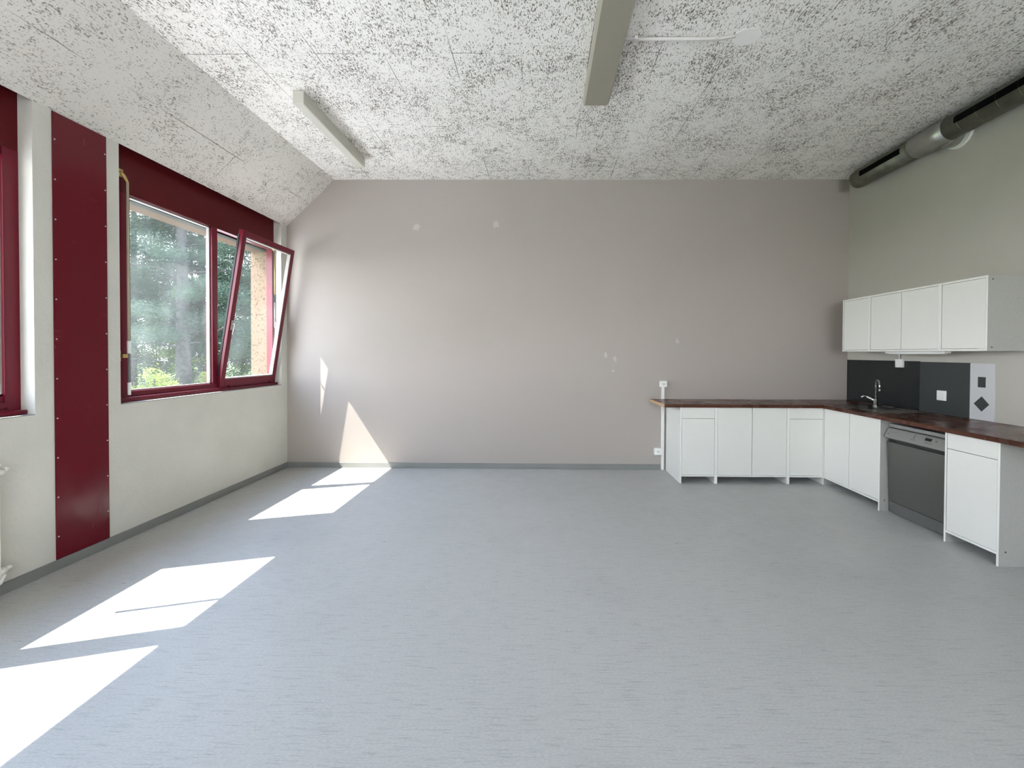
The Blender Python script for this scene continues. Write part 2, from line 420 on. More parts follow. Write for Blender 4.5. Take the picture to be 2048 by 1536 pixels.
tag(b.build('wall_right', M['rwall']), 'grey painted wall above the sink worktop', 'wall', kind='structure')
WINS = [(3.21, 5.215), (.63, 2.66), (-1.95, .08)]
SILL = 1.045
b = MB(); ys = YR
segs = []
for (a, c) in sorted(WINS):
    segs.append((ys, a)); ys = c
segs.append((ys, YB))
for (a, c) in segs: b.box(XM, XL-.0005, a, c, 0, ZR-.0005)
for (a, c) in WINS: b.box(XM, XL, a, c, 0, SILL)
tag(b.build('wall_left', M['lwall']), 'pale rough painted wall with the window openings', 'wall', kind='structure')
b = MB(); ys = YR
for (a, c) in sorted(WINS):
    b.box(XO, XM, ys, a-.07, 0, ZR); ys = c+.065
    b.box(XO, XM, a-.07, c+.065, 0, 1.0); b.box(XO, XM, a-.07, c+.065, 2.70, ZR)
b.box(XO, XM, ys, YB, 0, ZR)
tag(b.build('wall_outside', M['stucco']), 'beige stucco outer wall leaf around the windows', 'wall', kind='structure')
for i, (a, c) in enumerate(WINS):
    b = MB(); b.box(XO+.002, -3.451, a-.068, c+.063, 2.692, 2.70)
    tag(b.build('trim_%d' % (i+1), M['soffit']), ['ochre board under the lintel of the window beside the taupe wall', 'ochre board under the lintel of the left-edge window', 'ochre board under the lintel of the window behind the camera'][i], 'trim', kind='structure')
b = MB(); b.box(XL, XL+.012, YR, YB, 0, .068, bev=.003)
tag(b.build('baseboard_left', M['base']), 'grey skirting below the windows', 'skirting', kind='structure')
b = MB(); b.box(XL+.012, 1.485, YB-.012, YB, 0, .066, bev=.003)
tag(b.build('baseboard_back', M['base']), 'grey skirting along the taupe wall', 'skirting', kind='structure')

# ------------------------------------------------------------------ windows
FX0, FX1 = -3.30, -3.37       # inner / outer face of the frame
def make_window(n, y0, y1, tilt, label):
    """y0..y1 wall opening.  near light fixed, far light an opening sash (tilted inwards when tilt > 0)"""
    w = empty('window_%d' % n, (FX0, (y0+y1)/2, SILL), label, 'window', kind='structure')
    m0 = y0+1.03; m1 = m0+.07        # mullion
    g0 = y0+.175                      # near edge of the fixed pane
    e1 = y1-.034 if tilt else y1-.08                      # far inner edge
    b = MB()
    b.box(FX1, FX0, y0, g0, SILL+.025, 2.70); b.box(FX1, FX0, e1, y1, SILL+.025, 2.70)
    b.box(FX1, FX0, g0, e1, SILL+.025, SILL+.085)
    b.box(FX0-.001, -3.262, y0+.001, m1-.012, SILL+.008, SILL+.042, bev=.003); b.box(FX0-.001, -3.255, m1-.012, y1-.001, SILL+.008, SILL+.034, bev=.003)
    b.build('frame', M['red'], w)
    b = MB(); b.box(FX1, FX0-.002, m0, m1, SILL+.085, 2.70, bev=.004); b.build('mullion', M['red'], w)
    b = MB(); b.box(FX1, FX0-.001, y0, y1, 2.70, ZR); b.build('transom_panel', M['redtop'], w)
    b = MB()
    for (a0, a1, z0, z1) in ((g0, g0+.012, SILL+.085, 2.70), (m0-.014, m0, SILL+.085, 2.70), (g0, m0, SILL+.085, SILL+.097), (g0, m0, 2.685, 2.70)):
        b.box(-3.352, -3.325, a0, a1, z0, z1)
    b.build('glazing_bead', M['seal'], w)
    b = MB(); b.box(-3.342, -3.336, g0+.005, m0-.005, SILL+.09, 2.695); b.build('glass_pane', M['glass'], w)
    b = MB(); b.box(-3.45, -3.376, y0-.06, y1+.06, 2.685, 2.70, bev=.004); b.build('shutter_guide', M['guide'], w)
    b = MB(); b.box(FX1-.02, XL, y0+.001, y1-.001, SILL, SILL+.006); b.build('window_sill', M['sillg'], w)
    # opening sash, modelled upright with its bottom edge at z = 0, then tilted about it
    s0, s1 = m1-.012, y1-.020
    if tilt: s1 = y1-.027
    H = 1.625; t = .052
    def T(mb):
        R = Matrix.Rotation(tilt, 4, 'Y')
        mb.bm.transform(Matrix.Translation((FX0 + (.0 if tilt else -.03), 0, SILL+.04)) @ R); return mb
    ww = .055 if tilt else .062
    b = MB(); b.box(-.03, .022, s0, s0+ww, 0, H, bev=.004); b.box(-.03, .022, s1-ww, s1, 0, H, bev=.004)
    b.box(-.03, .022, s0+ww, s1-ww, 0, .088, bev=.003); b.box(-.03, .022, s0+ww, s1-ww, H-.06, H, bev=.003)
    sash = T(b).build('sash', M['red'], w)
    b = MB()
    for (a0, a1, z0, z1) in ((s0+ww, s0+ww+.008, .088, H-.06), (s1-ww-.010, s1-ww, .088, H-.06), (s0+ww, s1-ww, .088, .1), (s0+ww, s1-ww, H-.07, H-.06)):
        b.box(-.022, .016, a0, a1, z0, z1)
    T(b).build('sash_bead', M['seal'], sash)
    b = MB(); b.box(-.008, -.003, s0+ww, s1-ww, .09, H-.062); T(b).build('sash_glass', M['glass2'], sash)
    b = MB(); b.box(-.029, -.012, s0-.006, s0, .05, H-.05); b.box(-.029, -.012, s0, s1, H, H+.005); T(b).build('rubber_gasket', M['rubber'], sash)
    b = MB(); b.box(.022, .032, s0+.018, s0+.044, .60, .70, bev=.003); b.tube([(.03, s0+.03, .665), (.055, s0+.03, .665), (.06, s0+.026, .655), (.062, s0+.01, .56)], .008, seg=10)
    T(b).build('sash_handle', M['seal'], sash)
    b = MB()
    for yy in (s0+.10, s1-.12):
        b.tube([(.024, yy, .012), (.024, yy+.07, .012)], .010, seg=10)
    T(b).build('hinge', M['red'], sash)
    if tilt:  # stay arm between frame and sash
        b = MB(); b.tube([(FX0-.005, m1-.004, SILL+.62), (FX0+.05, m1+.02, SILL+.665), (FX0+.10, m1+.025, SILL+.64)], .006, seg=8)
        b.build('stay_arm', M['seal'], w)
    return w
w1 = make_window(1, *WINS[0], math.asin(.255/1.625), 'red framed window beside the taupe wall, far sash tilted open')
w2 = make_window(2, *WINS[1], 0.0, 'red framed window cut off by the left edge of the photo')
w3 = make_window(3, *WINS[2], 0.0, 'red framed window behind the camera, closed')

w4 = empty('window_4', (.5, YR-.1, .9), 'wide red framed window in the wall behind the camera', 'window', kind='structure')  # added rear glazing out of view, brightens the right side of the room
b = MB()
for (xa, xb, za, zb) in ((-.6, 3.0, .9, .97), (-.6, 3.0, 2.63, 2.7), (-.6, -.53, .97, 2.63), (2.93, 3.0, .97, 2.63), (1.165, 1.235, .97, 2.63)): b.box(xa, xb, YR-.13, YR-.06, za, zb)
b.build('frame', M['red'], w4)
for (xa, xb) in ((-.53, 1.165), (1.235, 2.93)):
    b = MB(); b.box(xa, xb, YR-.10, YR-.094, .97, 2.63); b.build('glass_pane', M['glass'], w4)

# shutter cranks hanging in the windows
def crank(loc_top, zb, style, label):
    x, y, z = loc_top
    r = empty('shutter_crank', (x, y, z), label, 'shutter crank')
    b = MB(); b.tube([(x-.02, y-.045, z+.05), (x-.008, y-.02, z+.02), (x, y, z-.02)], [.016, .014, .009], seg=12); b.box(x-.028, x-.012, y-.06, y-.02, z+.01, z+.07, bev=.003)
    b.build('gear_eyelet', M['brass'], r)
    if style == 'long':
        b = MB(); b.tube([(x, y, z-.02), (x, y, 1.533)], .009, seg=12); b.build('rod', M['beigepl'], r)
        for (za, zc) in ((1.533, 1.434), (1.205, zb)):
            b = MB(); b.tube([(x, y, za), (x, y, zc)], .0115, seg=14); b.build('sleeve', M['plastic'], r)
        b = MB(); b.tube([(x, y, 1.434), (x, y, 1.205)], .009, seg=14); b.build('grip', M['plasticg'], r)
        b = MB(); b.box(FX0, FX0+.008, y-.062, y-.038, 1.375, 1.455, bev=.003); b.box(FX0+.004, x+.004, y-.05, y-.008, 1.40, 1.43, bev=.004); b.build('holder_clip', M['brass'], r)
    else:
        b = MB(); b.tube([(x, y, z-.02), (x, y, 2.15)], .007, seg=12); b.build('rod', M['brass'], r)
        b = MB(); b.tube([(x, y, 2.15), (x, y, 2.06)], .0095, seg=12); b.build('grip', M['black'], r)
        b = MB(); b.tube([(x, y, 2.06), (x, y, 1.84), (x+.01, y-.01, 1.815), (x+.05, y-.075, 1.75)], .008, seg=10); b.build('crank_arm', M['seal'], r)
    return r
crank((-3.268, 3.336, 2.80), 1.105, 'long', 'long shutter crank rod held upright by a brass clip beside the fixed pane')
crank((-3.286, 5.205, 2.70), 0, 'bent', 'short shutter crank with a black grip seen through the tilted sash')
r = empty('shutter_crank', (-3.275, 2.06, 2.72), 'thin crank rod hanging in the window cut off by the left edge', 'shutter crank')
b = MB(); b.tube([(-3.275, 2.06, 2.72), (-3.275, 2.06, 1.42)], .013, seg=12); b.build('rod', M['beigepl'], r)
b = MB(); b.box(-3.30, -3.262, 2.04, 2.08, 2.70, 2.74, bev=.003); b.build('gear_eyelet', M['brass'], r)

# red panels screwed on the piers between the windows
def red_panel(y0, y1, label):
    r = empty('red_panel', (XL, (y0+y1)/2, .07), label, 'wall panel')
    b = MB(); b.box(XL, XL+.006, y0, y1, .069, ZL-.004, bev=.001); b.build('panel_sheet', M['redpanel'], r)
    for yy in (y0+.012, y1-.012):
        for i in range(11):
            b = MB(); z = .22 + i*.262 + (.05 if yy > y0+.1 else 0)
            b.tube([(XL+.006, yy, z), (XL+.0085, yy, z)], .0045, seg=10); b.build('screw', M['screw'], r)
red_panel(2.766, 3.112, 'tall glossy red panel screwed to the pier between the two windows')

# ------------------------------------------------------------------ radiator
rd = empty('radiator', (-3.13, 1.7, .12), 'white panel radiator edge under the left-edge window', 'radiator')
b = MB(); b.box(-3.185, -3.125, 1.0, 2.42, .125, .785, bev=.008)
for i in range(40):
    yy = 1.03+i*.035; b.box(-3.127, -3.121, yy, yy+.018, .15, .76, bev=.002)
b.build('panel_body', M['rad'], rd)
b = MB(); b.box(-3.188, -3.122, .998, 2.422, .785, .795, bev=.002); b.build('top_grille', M['rad'], rd)
b = MB(); b.tube([(-3.155, 2.40, .745), (-3.155, 2.45, .745)], .022, seg=14); b.tube([(-3.155, 2.45, .745), (-3.155, 2.475, .76)], .012, seg=12); b.build('air_vent', M['rad'], rd)
b = MB(); b.tube([(-3.155, 2.40, .16), (-3.155, 2.455, .16)], .024, seg=14); b.tube([(-3.155, 2.445, .165), (-3.155, 2.445, .13), (-3.155, 2.43, .10), (-3.19, 2.41, .07)], .016, seg=12); b.tube([(-3.155, 2.455, .16), (-3.155, 2.485, .172)], .013, seg=12); b.build('valve', M['rad'], rd)
for yy in (1.25, 2.15):
    b = MB(); b.box(XL, -3.18, yy, yy+.03, .2, .72); b.build('wall_bracket', M['rad'], rd)

# ------------------------------------------------------------------ base cabinets
XF, YF, X0, ZT = 3.130, 4.768, 1.5455, .853
SP = .016
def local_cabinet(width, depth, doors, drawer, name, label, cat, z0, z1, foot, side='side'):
    """built in a local frame: front plane y=0 facing -Y, x from 0 to width, depth towards +Y"""
    r = empty(name, (0,0,0), label, cat)
    for sx in (0, width-SP):
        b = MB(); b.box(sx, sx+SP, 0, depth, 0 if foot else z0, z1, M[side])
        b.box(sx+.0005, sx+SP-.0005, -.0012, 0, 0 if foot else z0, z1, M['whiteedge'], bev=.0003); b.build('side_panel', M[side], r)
    zb = z0
    b = MB(); b.box(SP, width-SP, .0, depth-.01, zb, zb+SP); b.build('bottom_panel', M['whiteedge'], r)
    b = MB(); b.box(SP, width-SP, .0 if not foot else .02, depth-.01, z1-SP, z1); b.build('top_panel', M['whiteedge'], r)
    b = MB(); b.box(SP, width-SP, depth-.012, depth-.004, zb+SP, z1-SP); b.build('back_panel', M['white'], r)
    zd0 = zb+SP+.003; zd1 = z1-.003 if foot else z1-SP-.003
    if drawer:
        zs = zd1-.122
        b = MB(); b.box(SP+.002, width-SP-.002, .001, .019, zs+.002, zd1, bev=.001); b.build('drawer_front', M['white'], r)
        zd1 = zs-.002
    n = doors; wd = (width-2*SP)/n
    for i in range(n):
        b = MB(); b.box(SP+i*wd+.0028, SP+(i+1)*wd-.0028, .001, .019, zd0, zd1, bev=.001); b.build('door', M['white'], r)
    return r
def place(r, x, y, rot=0.0): r.location = (x, y, 0); r.rotation_euler = (0, 0, rot)
D = .545
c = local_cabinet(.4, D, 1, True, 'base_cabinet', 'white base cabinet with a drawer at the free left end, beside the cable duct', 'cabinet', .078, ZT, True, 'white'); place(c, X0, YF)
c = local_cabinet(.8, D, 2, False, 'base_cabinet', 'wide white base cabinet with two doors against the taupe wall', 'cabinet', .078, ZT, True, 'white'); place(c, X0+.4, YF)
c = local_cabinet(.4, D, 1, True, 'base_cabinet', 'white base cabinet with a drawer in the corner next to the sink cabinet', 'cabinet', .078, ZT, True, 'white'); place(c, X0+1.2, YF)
# right run, rotated so that its front faces -X
Q = -PI/2
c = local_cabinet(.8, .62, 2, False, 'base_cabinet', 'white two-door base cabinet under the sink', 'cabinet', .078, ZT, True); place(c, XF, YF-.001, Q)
def add_screws(c, pts):
    for (x, y, z) in pts:
        b = MB(); s = 1 if x > .1 else -1
        b.tube([(x, y, z), (x+.002*s, y, z)], .005, seg=10)
        o = b.build('screw', M['black']); o.parent = c
add_screws(c, [(.8, .045, .10)])
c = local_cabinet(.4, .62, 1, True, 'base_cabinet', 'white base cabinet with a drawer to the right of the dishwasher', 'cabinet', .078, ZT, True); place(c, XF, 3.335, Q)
add_screws(c, [(.4, .045, .10)])

# worktop, an L with an opening for the sink; a notch at the back leaves room for the cable duct
SX0, SX1, SY0, SY1 = 3.27, 3.50, 4.36, 4.70      # bowl opening
Z0, Z1 = ZT, .888
wt = empty('worktop', (3.1, 4.74, Z0), 'dark red-brown L-shaped wooden worktop over the base cabinets', 'worktop')
b = MB()
b.prism([(1.362, 4.742), (3.10, 4.742), (3.10, 5.305), (1.340, 5.305)], 'Z', Z0, Z1, bev=.0015)
b.build('left_board', M['wt'], wt)
b = MB()
b.box(3.10, SX0, 2.25, 5.325, Z0, Z1); b.box(SX1, XR-.001, 2.25, 5.325, Z0, Z1)
b.box(SX0, SX1, 2.25, SY0, Z0, Z1); b.box(SX0, SX1, SY1, 5.325, Z0, Z1)
b.build('right_board', M['wty'], wt)
b = MB(); b.prism([(1.3585, 4.742), (1.3615, 4.742), (1.3395, 5.305), (1.3365, 5.305)], 'Z', Z0, Z1)
tag(b.build('bare_edge', M['wtend'], wt), 'pale unstained end edge', None)

# sink
sk = empty('sink', (3.46, 4.45, Z1), 'stainless steel inset sink with drainer in the corner worktop', 'sink')
b = MB()
zr0, zr1 = Z1+.0002, Z1+.004
b.box(3.235, SX0+.004, 4.10, 4.75, zr0, zr1, bev=.0015); b.box(SX1-.004, 3.67, 4.10, 4.75, zr0, zr1, bev=.0015)
b.box(SX0, SX1, 4.10, SY0+.004, zr0, zr1, bev=.0015); b.box(SX0, SX1, SY1-.004, 4.75, zr0, zr1, bev=.0015)
for (x0, x1, y0, y1) in ((3.228, 3.238, 4.095, 4.755), (3.667, 3.677, 4.095, 4.755), (3.235, 3.67, 4.095, 4.104), (3.235, 3.67, 4.747, 4.756)): b.box(x0, x1, y0, y1, zr0, Z1+.008, bev=.003)
b.build('rim', M['steel'], sk)
b = MB()
b.box(SX0+.001, SX0+.005, SY0+.001, SY1-.001, Z1-.15, zr1); b.box(SX1-.005, SX1-.001, SY0+.001, SY1-.001, Z1-.15, zr1)
b.box(SX0+.001, SX1-.001, SY0+.001, SY0+.005, Z1-.15, zr1); b.box(SX0+.001, SX1-.001, SY1-.005, SY1-.001, Z1-.15, zr1)
b.box(SX0+.001, SX1-.001, SY0+.001, SY1-.001, Z1-.154, Z1-.15)
b.build('bowl', M['steel'], sk)
b = MB()
for i in range(7): b.box(3.30+i*.045, 3.312+i*.045, 4.12, 4.34, zr1-.001, zr1+.003, bev=.001)
b.build('drainer_ribs', M['steel'], sk)
b = MB(); b.tube([(3.385, 4.53, Z1-.149), (3.385, 4.53, Z1-.145)], .04, seg=20); b.build('drain', M['chrome'], sk)
# tap
TX, TY = 3.575, 4.60; zt = Z1+.0045
tp = empty('mixer_tap', (TX, TY, zt), 'chrome mixer tap with a tall gooseneck spout behind the sink bowl', 'tap')
b = MB(); b.tube([(TX, TY, zt), (TX, TY, zt+.012), (TX, TY, zt+.014), (TX, TY, zt+.085), (TX, TY, zt+.09)], [.027, .027, .021, .021, .012], seg=20); b.build('body', M['chrome'], tp)
b = MB(); ctr = (TX-.055*.5, TY, zt+.235)
pth = [(TX, TY, zt+.085), (TX, TY, zt+.225)]
for i in range(1, 11):
    a = PI*i/10; rr = .06; pth.append((TX - rr*(1-math.cos(a))*.4, TY - rr*(1-math.cos(a))*.92, zt+.225+rr*math.sin(a)))
e = pth[-1]; pth.append((e[0], e[1], e[2]-.035))
b.tube(pth, .0095, seg=14); b.tube([(e[0], e[1], e[2]-.03), (e[0], e[1], e[2]-.052)], .0125, seg=14); b.build('spout', M['chrome'], tp)
b = MB(); b.tube([(TX, TY, zt+.055), (TX-.03, TY+.035, zt+.085), (TX-.075, TY+.075, zt+.115)], [.018, .014, .009], seg=12)
b.tube([(TX-.06, TY+.06, zt+.115), (TX-.115, TY+.06, zt+.095)], [.012, .009], seg=12); b.build('lever', M['chrome'], tp)

# ------------------------------------------------------------------ dishwasher
dy0, dy1 = 3.357, 3.952; dx = 3.20
dw = empty('dishwasher', (dx, (dy0+dy1)/2, 0), 'silver grey dishwasher between two white base cabinets', 'dishwasher')
b = MB(); b.box(dx+.03, 3.74, dy0, dy1, .02, .785, bev=.002); b.build('body', M['dwkick'], dw)
b = MB(); b.box(dx-.002, 3.74, dy0, dy1, .786, .818, bev=.004); b.build('top_cover', M['dwpanel'], dw)
b = MB(); b.box(dx+.02, dx+.05, dy0+.01, dy1-.01, .012, .10); b.box(dx+.006, dx+.02, dy0+.004, dy1-.004, .008, .103, bev=.002); b.build('kick_plate', M['dwkick'], dw)
for yy in (dy0+.05, dy1-.05):
    b = MB(); b.tube([(dx+.06, yy, 0), (dx+.06, yy, .022)], .018, seg=12); b.build('foot', M['black'], dw)
b = MB(); b.prism([(dx+.03, .108), (dx+.004, .108), (dx-.022, .645), (dx-.018, .655), (dx+.03, .656)], 'Y', dy0+.003, dy1-.003, bev=.0015); b.build('door', M['dwdoor'], dw)
b = MB(); b.prism([(dx+.03, .690), (dx-.010, .700), (dx-.046, .690), (dx-.052, .698), (dx-.012, .778), (dx-.004, .781), (dx+.03, .781)], 'Y', dy0+.003, dy1-.003, bev=.002); cp = b.build('control_panel', M['dwpanel'], dw)
b = MB(); b.prism([(dx+.02, .699), (dx+.02, .657), (dx-.013, .657), (dx-.013, .697)], 'Y', dy0+.012, dy1-.012, bev=.002); b.build('handle_recess', M['black'], dw)
# things on the slanted panel face: (along -Y from the far end, height fraction)
PA, PB = Vector((dx-.052, 0, .698)), Vector((dx-.012, 0, .778)); PD = (PB-PA); PNr = Vector((-PD.z, 0, PD.x)).normalized()
def on_panel(name, y0, y1, f0, f1, m, th=.0012, parent=cp):
    a, c_ = PA+PD*f0, PA+PD*f1; b = MB(); n = PNr*th
    b.prism([(a.x-n.x*.2, a.z-n.z*.2), (c_.x-n.x*.2, c_.z-n.z*.2), (c_.x+n.x, c_.z+n.z), (a.x+n.x, a.z+n.z)], 'Y', y0, y1)
    return b.build(name, m, parent)
L0 = dy1
on_panel('display', L0-.455, L0-.395, .52, .80, M['black'])
for i in range(4): on_panel('button', L0-.405-i*.018-.010, L0-.405-i*.018, .28, .38, M['plasticg'])
for i in range(2): on_panel('button', L0-.365-i*.018-.012, L0-.365-i*.018, .60, .74, M['dwpanel'])
on_panel('button', L0-.490-.014, L0-.490, .55, .72, M['plasticg'])
on_panel('button', L0-.025-.014, L0-.025, .30, .48, M['plasticg'])
for i, (yy, w_) in enumerate(((.045, .02), (.075, .012), (.095, .02))): on_panel('marking', L0-yy-w_, L0-yy, .60, .66, M['plasticg'], .0006)
# maker's emblem: an i built of a dot and a bar on a small underlined plate, lettering below
on_panel('emblem', L0-.300, L0-.288, .80, .90, M['plasticg'], .001)
on_panel('emblem', L0-.300, L0-.288, .50, .74, M['plasticg'], .001)
on_panel('emblem', L0-.308, L0-.280, .44, .49, M['plasticg'], .001)
def text_mesh(body, size, m, mw, name, parent):
    cu = bpy.data.curves.new(name, 'FONT'); cu.body = body; cu.size = size; cu.align_x = 'CENTER'; cu.extrude = .0003
    o = bpy.data.objects.new(name, cu); COL.objects.link(o)
    dg = bpy.context.evaluated_depsgraph_get(); me = bpy.data.meshes.new_from_object(o.evaluated_get(dg))
    bpy.data.objects.remove(o); me.transform(mw); me.materials.clear(); me.materials.append(m)
    o = bpy.data.objects.new(name, me); COL.objects.link(o); o.parent = parent
    off = Vector((0,0,0)); p = parent
    while p: off += p.location; p = p.parent
    me.transform(Matrix.Translation(-off)); return o
ex = Vector((0,-1,0)); ey = PD.normalized(); ez = ex.cross(ey)
mw = Matrix((( ex.x, ey.x, ez.x, 0), (ex.y, ey.y, ez.y, 0), (ex.z, ey.z, ez.z, 0), (0,0,0,1)))
pt = PA + PD*.26 + PNr*.0005; mw.translation = (pt.x, L0-.294, pt.z)
text_mesh('INDESIT', .013, M['plasticg'], mw, 'lettering', cp)

# ------------------------------------------------------------------ wall cabinets
def wall_cab(width, doors, label, ytop, screws=False):
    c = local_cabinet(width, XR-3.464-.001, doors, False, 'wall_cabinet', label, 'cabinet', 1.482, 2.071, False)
    place(c, 3.464, ytop, Q)
    if screws: add_screws(c, [(width, .035, 2.04), (width, .035, 1.51)])
    return c
wall_cab(.4, 1, 'single-door white wall cabinet nearest the taupe wall', 4.959)
wall_cab(.8, 2, 'two-door white wall cabinet in the middle of the row above the sink', 4.559)
wall_cab(.4, 1, 'single-door white wall cabinet at the right end of the row', 3.759, True)
ul = empty('cabinet_light', (3.60, 4.05, 1.482), 'slim white strip light under the middle wall cabinet', 'light')
b = MB(); b.box(3.52, 3.58, 3.77, 4.42, 1.462, 1.481, bev=.003); b.build('housing', M['plastic'], ul)
b = MB(); b.box(3.525, 3.575, 3.80, 4.39, 1.455, 1.462, bev=.002); b.build('diffuser', M['whiteedge'], ul)
jb = empty('junction_box', (XR, 4.53, 1.36), 'small white junction box on the black splash panel, cord running up', 'junction box')
b = MB(); b.box(XR-.034, XR-.006, 4.488, 4.576, 1.315, 1.402, bev=.004); b.build('box_body', M['plastic'], jb)
for (yy, zz) in ((4.502, 1.328), (4.562, 1.328)):
    b = MB(); b.tube([(XR-.034, yy, zz), (XR-.036, yy, zz)], .004, seg=8); b.build('screw', M['plasticg'], jb)
b = MB(); b.tube([(XR-.015, 4.545, 1.402), (XR-.015, 4.545, 1.481)], .005, seg=10); b.build('cord', M['plastic'], jb)

# splashback panels
b = MB(); b.box(XR-.006, XR, 4.309, 5.325, Z1+.001, 1.384); tag(b.build('splash_panel', M['splash1']), 'black splashback panel behind the sink tap', 'splashback')
b = MB(); b.box(XR-.006, XR, 3.806, 4.308, Z1+.001, 1.379); tag(b.build('splash_panel', M['splash2']), 'charcoal splashback panel holding the light switch', 'splashback')
sw = empty('splash_panel', (XR, 3.70, 1.13), 'narrow white splashback strip with a dark square and diamond', 'splashback')
b = MB(); b.box(XR-.006, XR, 3.600, 3.805, Z1+.001, 1.376); b.build('panel_sheet', M['splashw'], sw)
b = MB(); b.box(XR-.008, XR-.006, 3.672, 3.736, 1.170, 1.260); b.build('square_inlay', M['splash2'], sw)
b = MB(); b.prism([(3.703, 1.093), (3.640, 1.028), (3.702, .963), (3.769, 1.026)], 'X', XR-.008, XR-.006); b.build('diamond_inlay', M['splash2'], sw)
ls = empty('light_switch', (XR, 4.067, 1.065), 'white square light switch on the charcoal splashback', 'switch')
b = MB(); b.box(XR-.016, XR-.006, 4.020, 4.112, 1.018, 1.112, bev=.003); b.build('plate', M['plastic'], ls)
b = MB(); b.box(XR-.020, XR-.016, 4.040, 4.092, 1.040, 1.090, bev=.002); b.build('rocker', M['plastic'], ls)

# cable duct and sockets on the back wall
b = MB(); b.box(1.488, 1.522, YB-.022, YB, 0, 1.04, bev=.002)
tag(b.build('cable_duct', M['plastic']), 'vertical white cable duct passing behind the worktop end', 'cable duct')
def socket(x0, x1, z0, z1, label):
    s = empty('wall_socket', ((x0+x1)/2, YB, z0), label, 'socket')
    y = YB-.045
    b = MB(); b.box(x0, x1, y, YB, z0, z1, bev=.005); b.build('housing', M['plastic'], s)
    cx, cz = (x0+x1)/2, (z0+z1)/2
    b = MB(); b.prism([(cx+.026*math.cos(PI/6+i*PI/3), cz+.026*math.sin(PI/6+i*PI/3)) for i in range(6)], 'Y', y-.0012, y); b.build('insert', M['rad'], s)
    for (dx_, dz_) in ((-.010, .002), (.010, .002), (0, -.008)):
        b = MB(); b.tube([(cx+dx_, y-.0022, cz+dz_), (cx+dx_, y-.0011, cz+dz_)], .0045, seg=10); b.build('pin_hole', M['black'], s)
socket(1.462, 1.549, 1.036, 1.113, 'white wall socket on top of the cable duct above the worktop')
socket(1.398, 1.487, .192, .278, 'white wall socket low beside the cable duct near the floor')

# ------------------------------------------------------------------ ceiling lamps
l1 = empty('ceiling_lamp', (-2.02, 4.13, ZC), 'long cream box-shaped ceiling lamp beside the sloping ceiling', 'lamp')
b = MB(); b.prism([(-2.067, ZC-.001), (-1.975, ZC-.001), (-1.975, ZC-.045), (-2.067, ZC-.045)], 'Y', 3.525, 4.735, bev=.002); b.build('housing', M['lampbody'], l1)
b = MB(); b.prism([(-2.066, ZC-.046), (-1.976, ZC-.046), (-1.977, ZC-.105), (-1.985, ZC-.110), (-2.057, ZC-.110), (-2.065, ZC-.105)], 'Y', 3.545, 4.715, bev=.002); b.build('diffuser', M['lampbody'], l1)
for (a, c_) in ((3.522, 3.545), (4.715, 4.738)):
    b = MB(); b.box(-2.068, -1.974, a, c_, ZC-.110, ZC-.001, bev=.004); b.build('end_cap', M['lampbody'], l1)
l2 = empty('ceiling_lamp', (.43, 2.85, ZC), 'wide khaki ceiling lamp cut off by the top edge, conduit beside it', 'lamp')
b = MB(); b.box(.335, .54, 2.08, 3.575, ZC-.055, ZC-.001, bev=.003); b.build('housing', M['lamp2'], l2)
b = MB(); b.prism([(.330, ZC-.056), (.545, ZC-.056), (.545, ZC-.078), (.530, ZC-.100), (.345, ZC-.100), (.330, ZC-.078)], 'Y', 2.08, 3.575, bev=.001)
for i in range(36):
    xx = .348+i*.005; b.box(xx, xx+.0022, 2.085, 3.57, ZC-.1015, ZC-.0995)
b.build('diffuser', M['lampdiff'], l2)
cdn = empty('ceiling_conduit', (.9, 2.945, ZC), 'thin painted conduit clipped across the ceiling from the khaki lamp', 'conduit')
b = MB(); b.tube([(.545, 2.945, ZC-.012), (1.20, 2.945, ZC-.012), (1.30, 2.93, ZC-.004)], .011, seg=12); b.build('tube', M['conduit'], cdn)
for xx in (.63, 1.175):
    b = MB(); b.box(xx-.012, xx+.012, 2.925, 2.965, ZC-.027, ZC-.0005, bev=.003); b.build('clip', M['conduit'], cdn)
b = MB(); b.prism([(1.29, 2.91), (1.33, 2.87), (1.43, 2.86), (1.48, 2.92), (1.46, 3.0), (1.38, 3.03), (1.30, 2.99)], 'Z', ZC-.006, ZC-.0005, bev=.002)
tag(b.build('plaster_patch', M['plaster']), 'smooth white plaster patch on the ceiling at the conduit end', 'plaster patch')

# ------------------------------------------------------------------ ventilation duct
DXc, DZc, DR = 3.655, 3.478, .1
du = empty('ventilation_duct', (DXc, 4.0, DZc), 'round grey metal ventilation duct with dark slots along the right wall', 'duct')
b = MB()
b.tube([(DXc, 5.02, DZc), (DXc, 5.0, DZc), (DXc, 4.24, DZc)], [DR*.97, DR, DR], seg=40)
b.tube([(DXc, 3.93, DZc), (DXc, 1.2, DZc)], DR, seg=40)
b.build('pipe', M['duct'], du)
for yy in [4.98, 4.93, 4.265] + [3.9-.16*i for i in range(16)]:
    b = MB(); b.tube([(DXc, yy+.003, DZc), (DXc, yy, DZc), (DXc, yy-.003, DZc)], [DR, DR+.0025, DR], seg=40, cap=False)
    b.build('seam_rib', M['duct'], du)
b = MB(); b.tube([(DXc, 4.245, DZc), (DXc, 4.235, DZc), (DXc, 4.0, DZc), (DXc, 3.88, DZc)], [DR+.004, DR+.007, DR+.007, DR+.007], seg=40); b.build('sleeve', M['ductsilver'], du)
b = MB(); b.tube([(DXc+.0, 3.96, DZc-.02), (XR, 3.96, DZc-.02)], .108, seg=36); b.build('wall_branch', M['ductsilver'], du)
b = MB()
b.tube([(XR-.03, 3.93, DZc-.03), (XR-.001, 3.93, DZc-.03)], .125, seg=36); b.build('wall_collar', M['rad'], du)
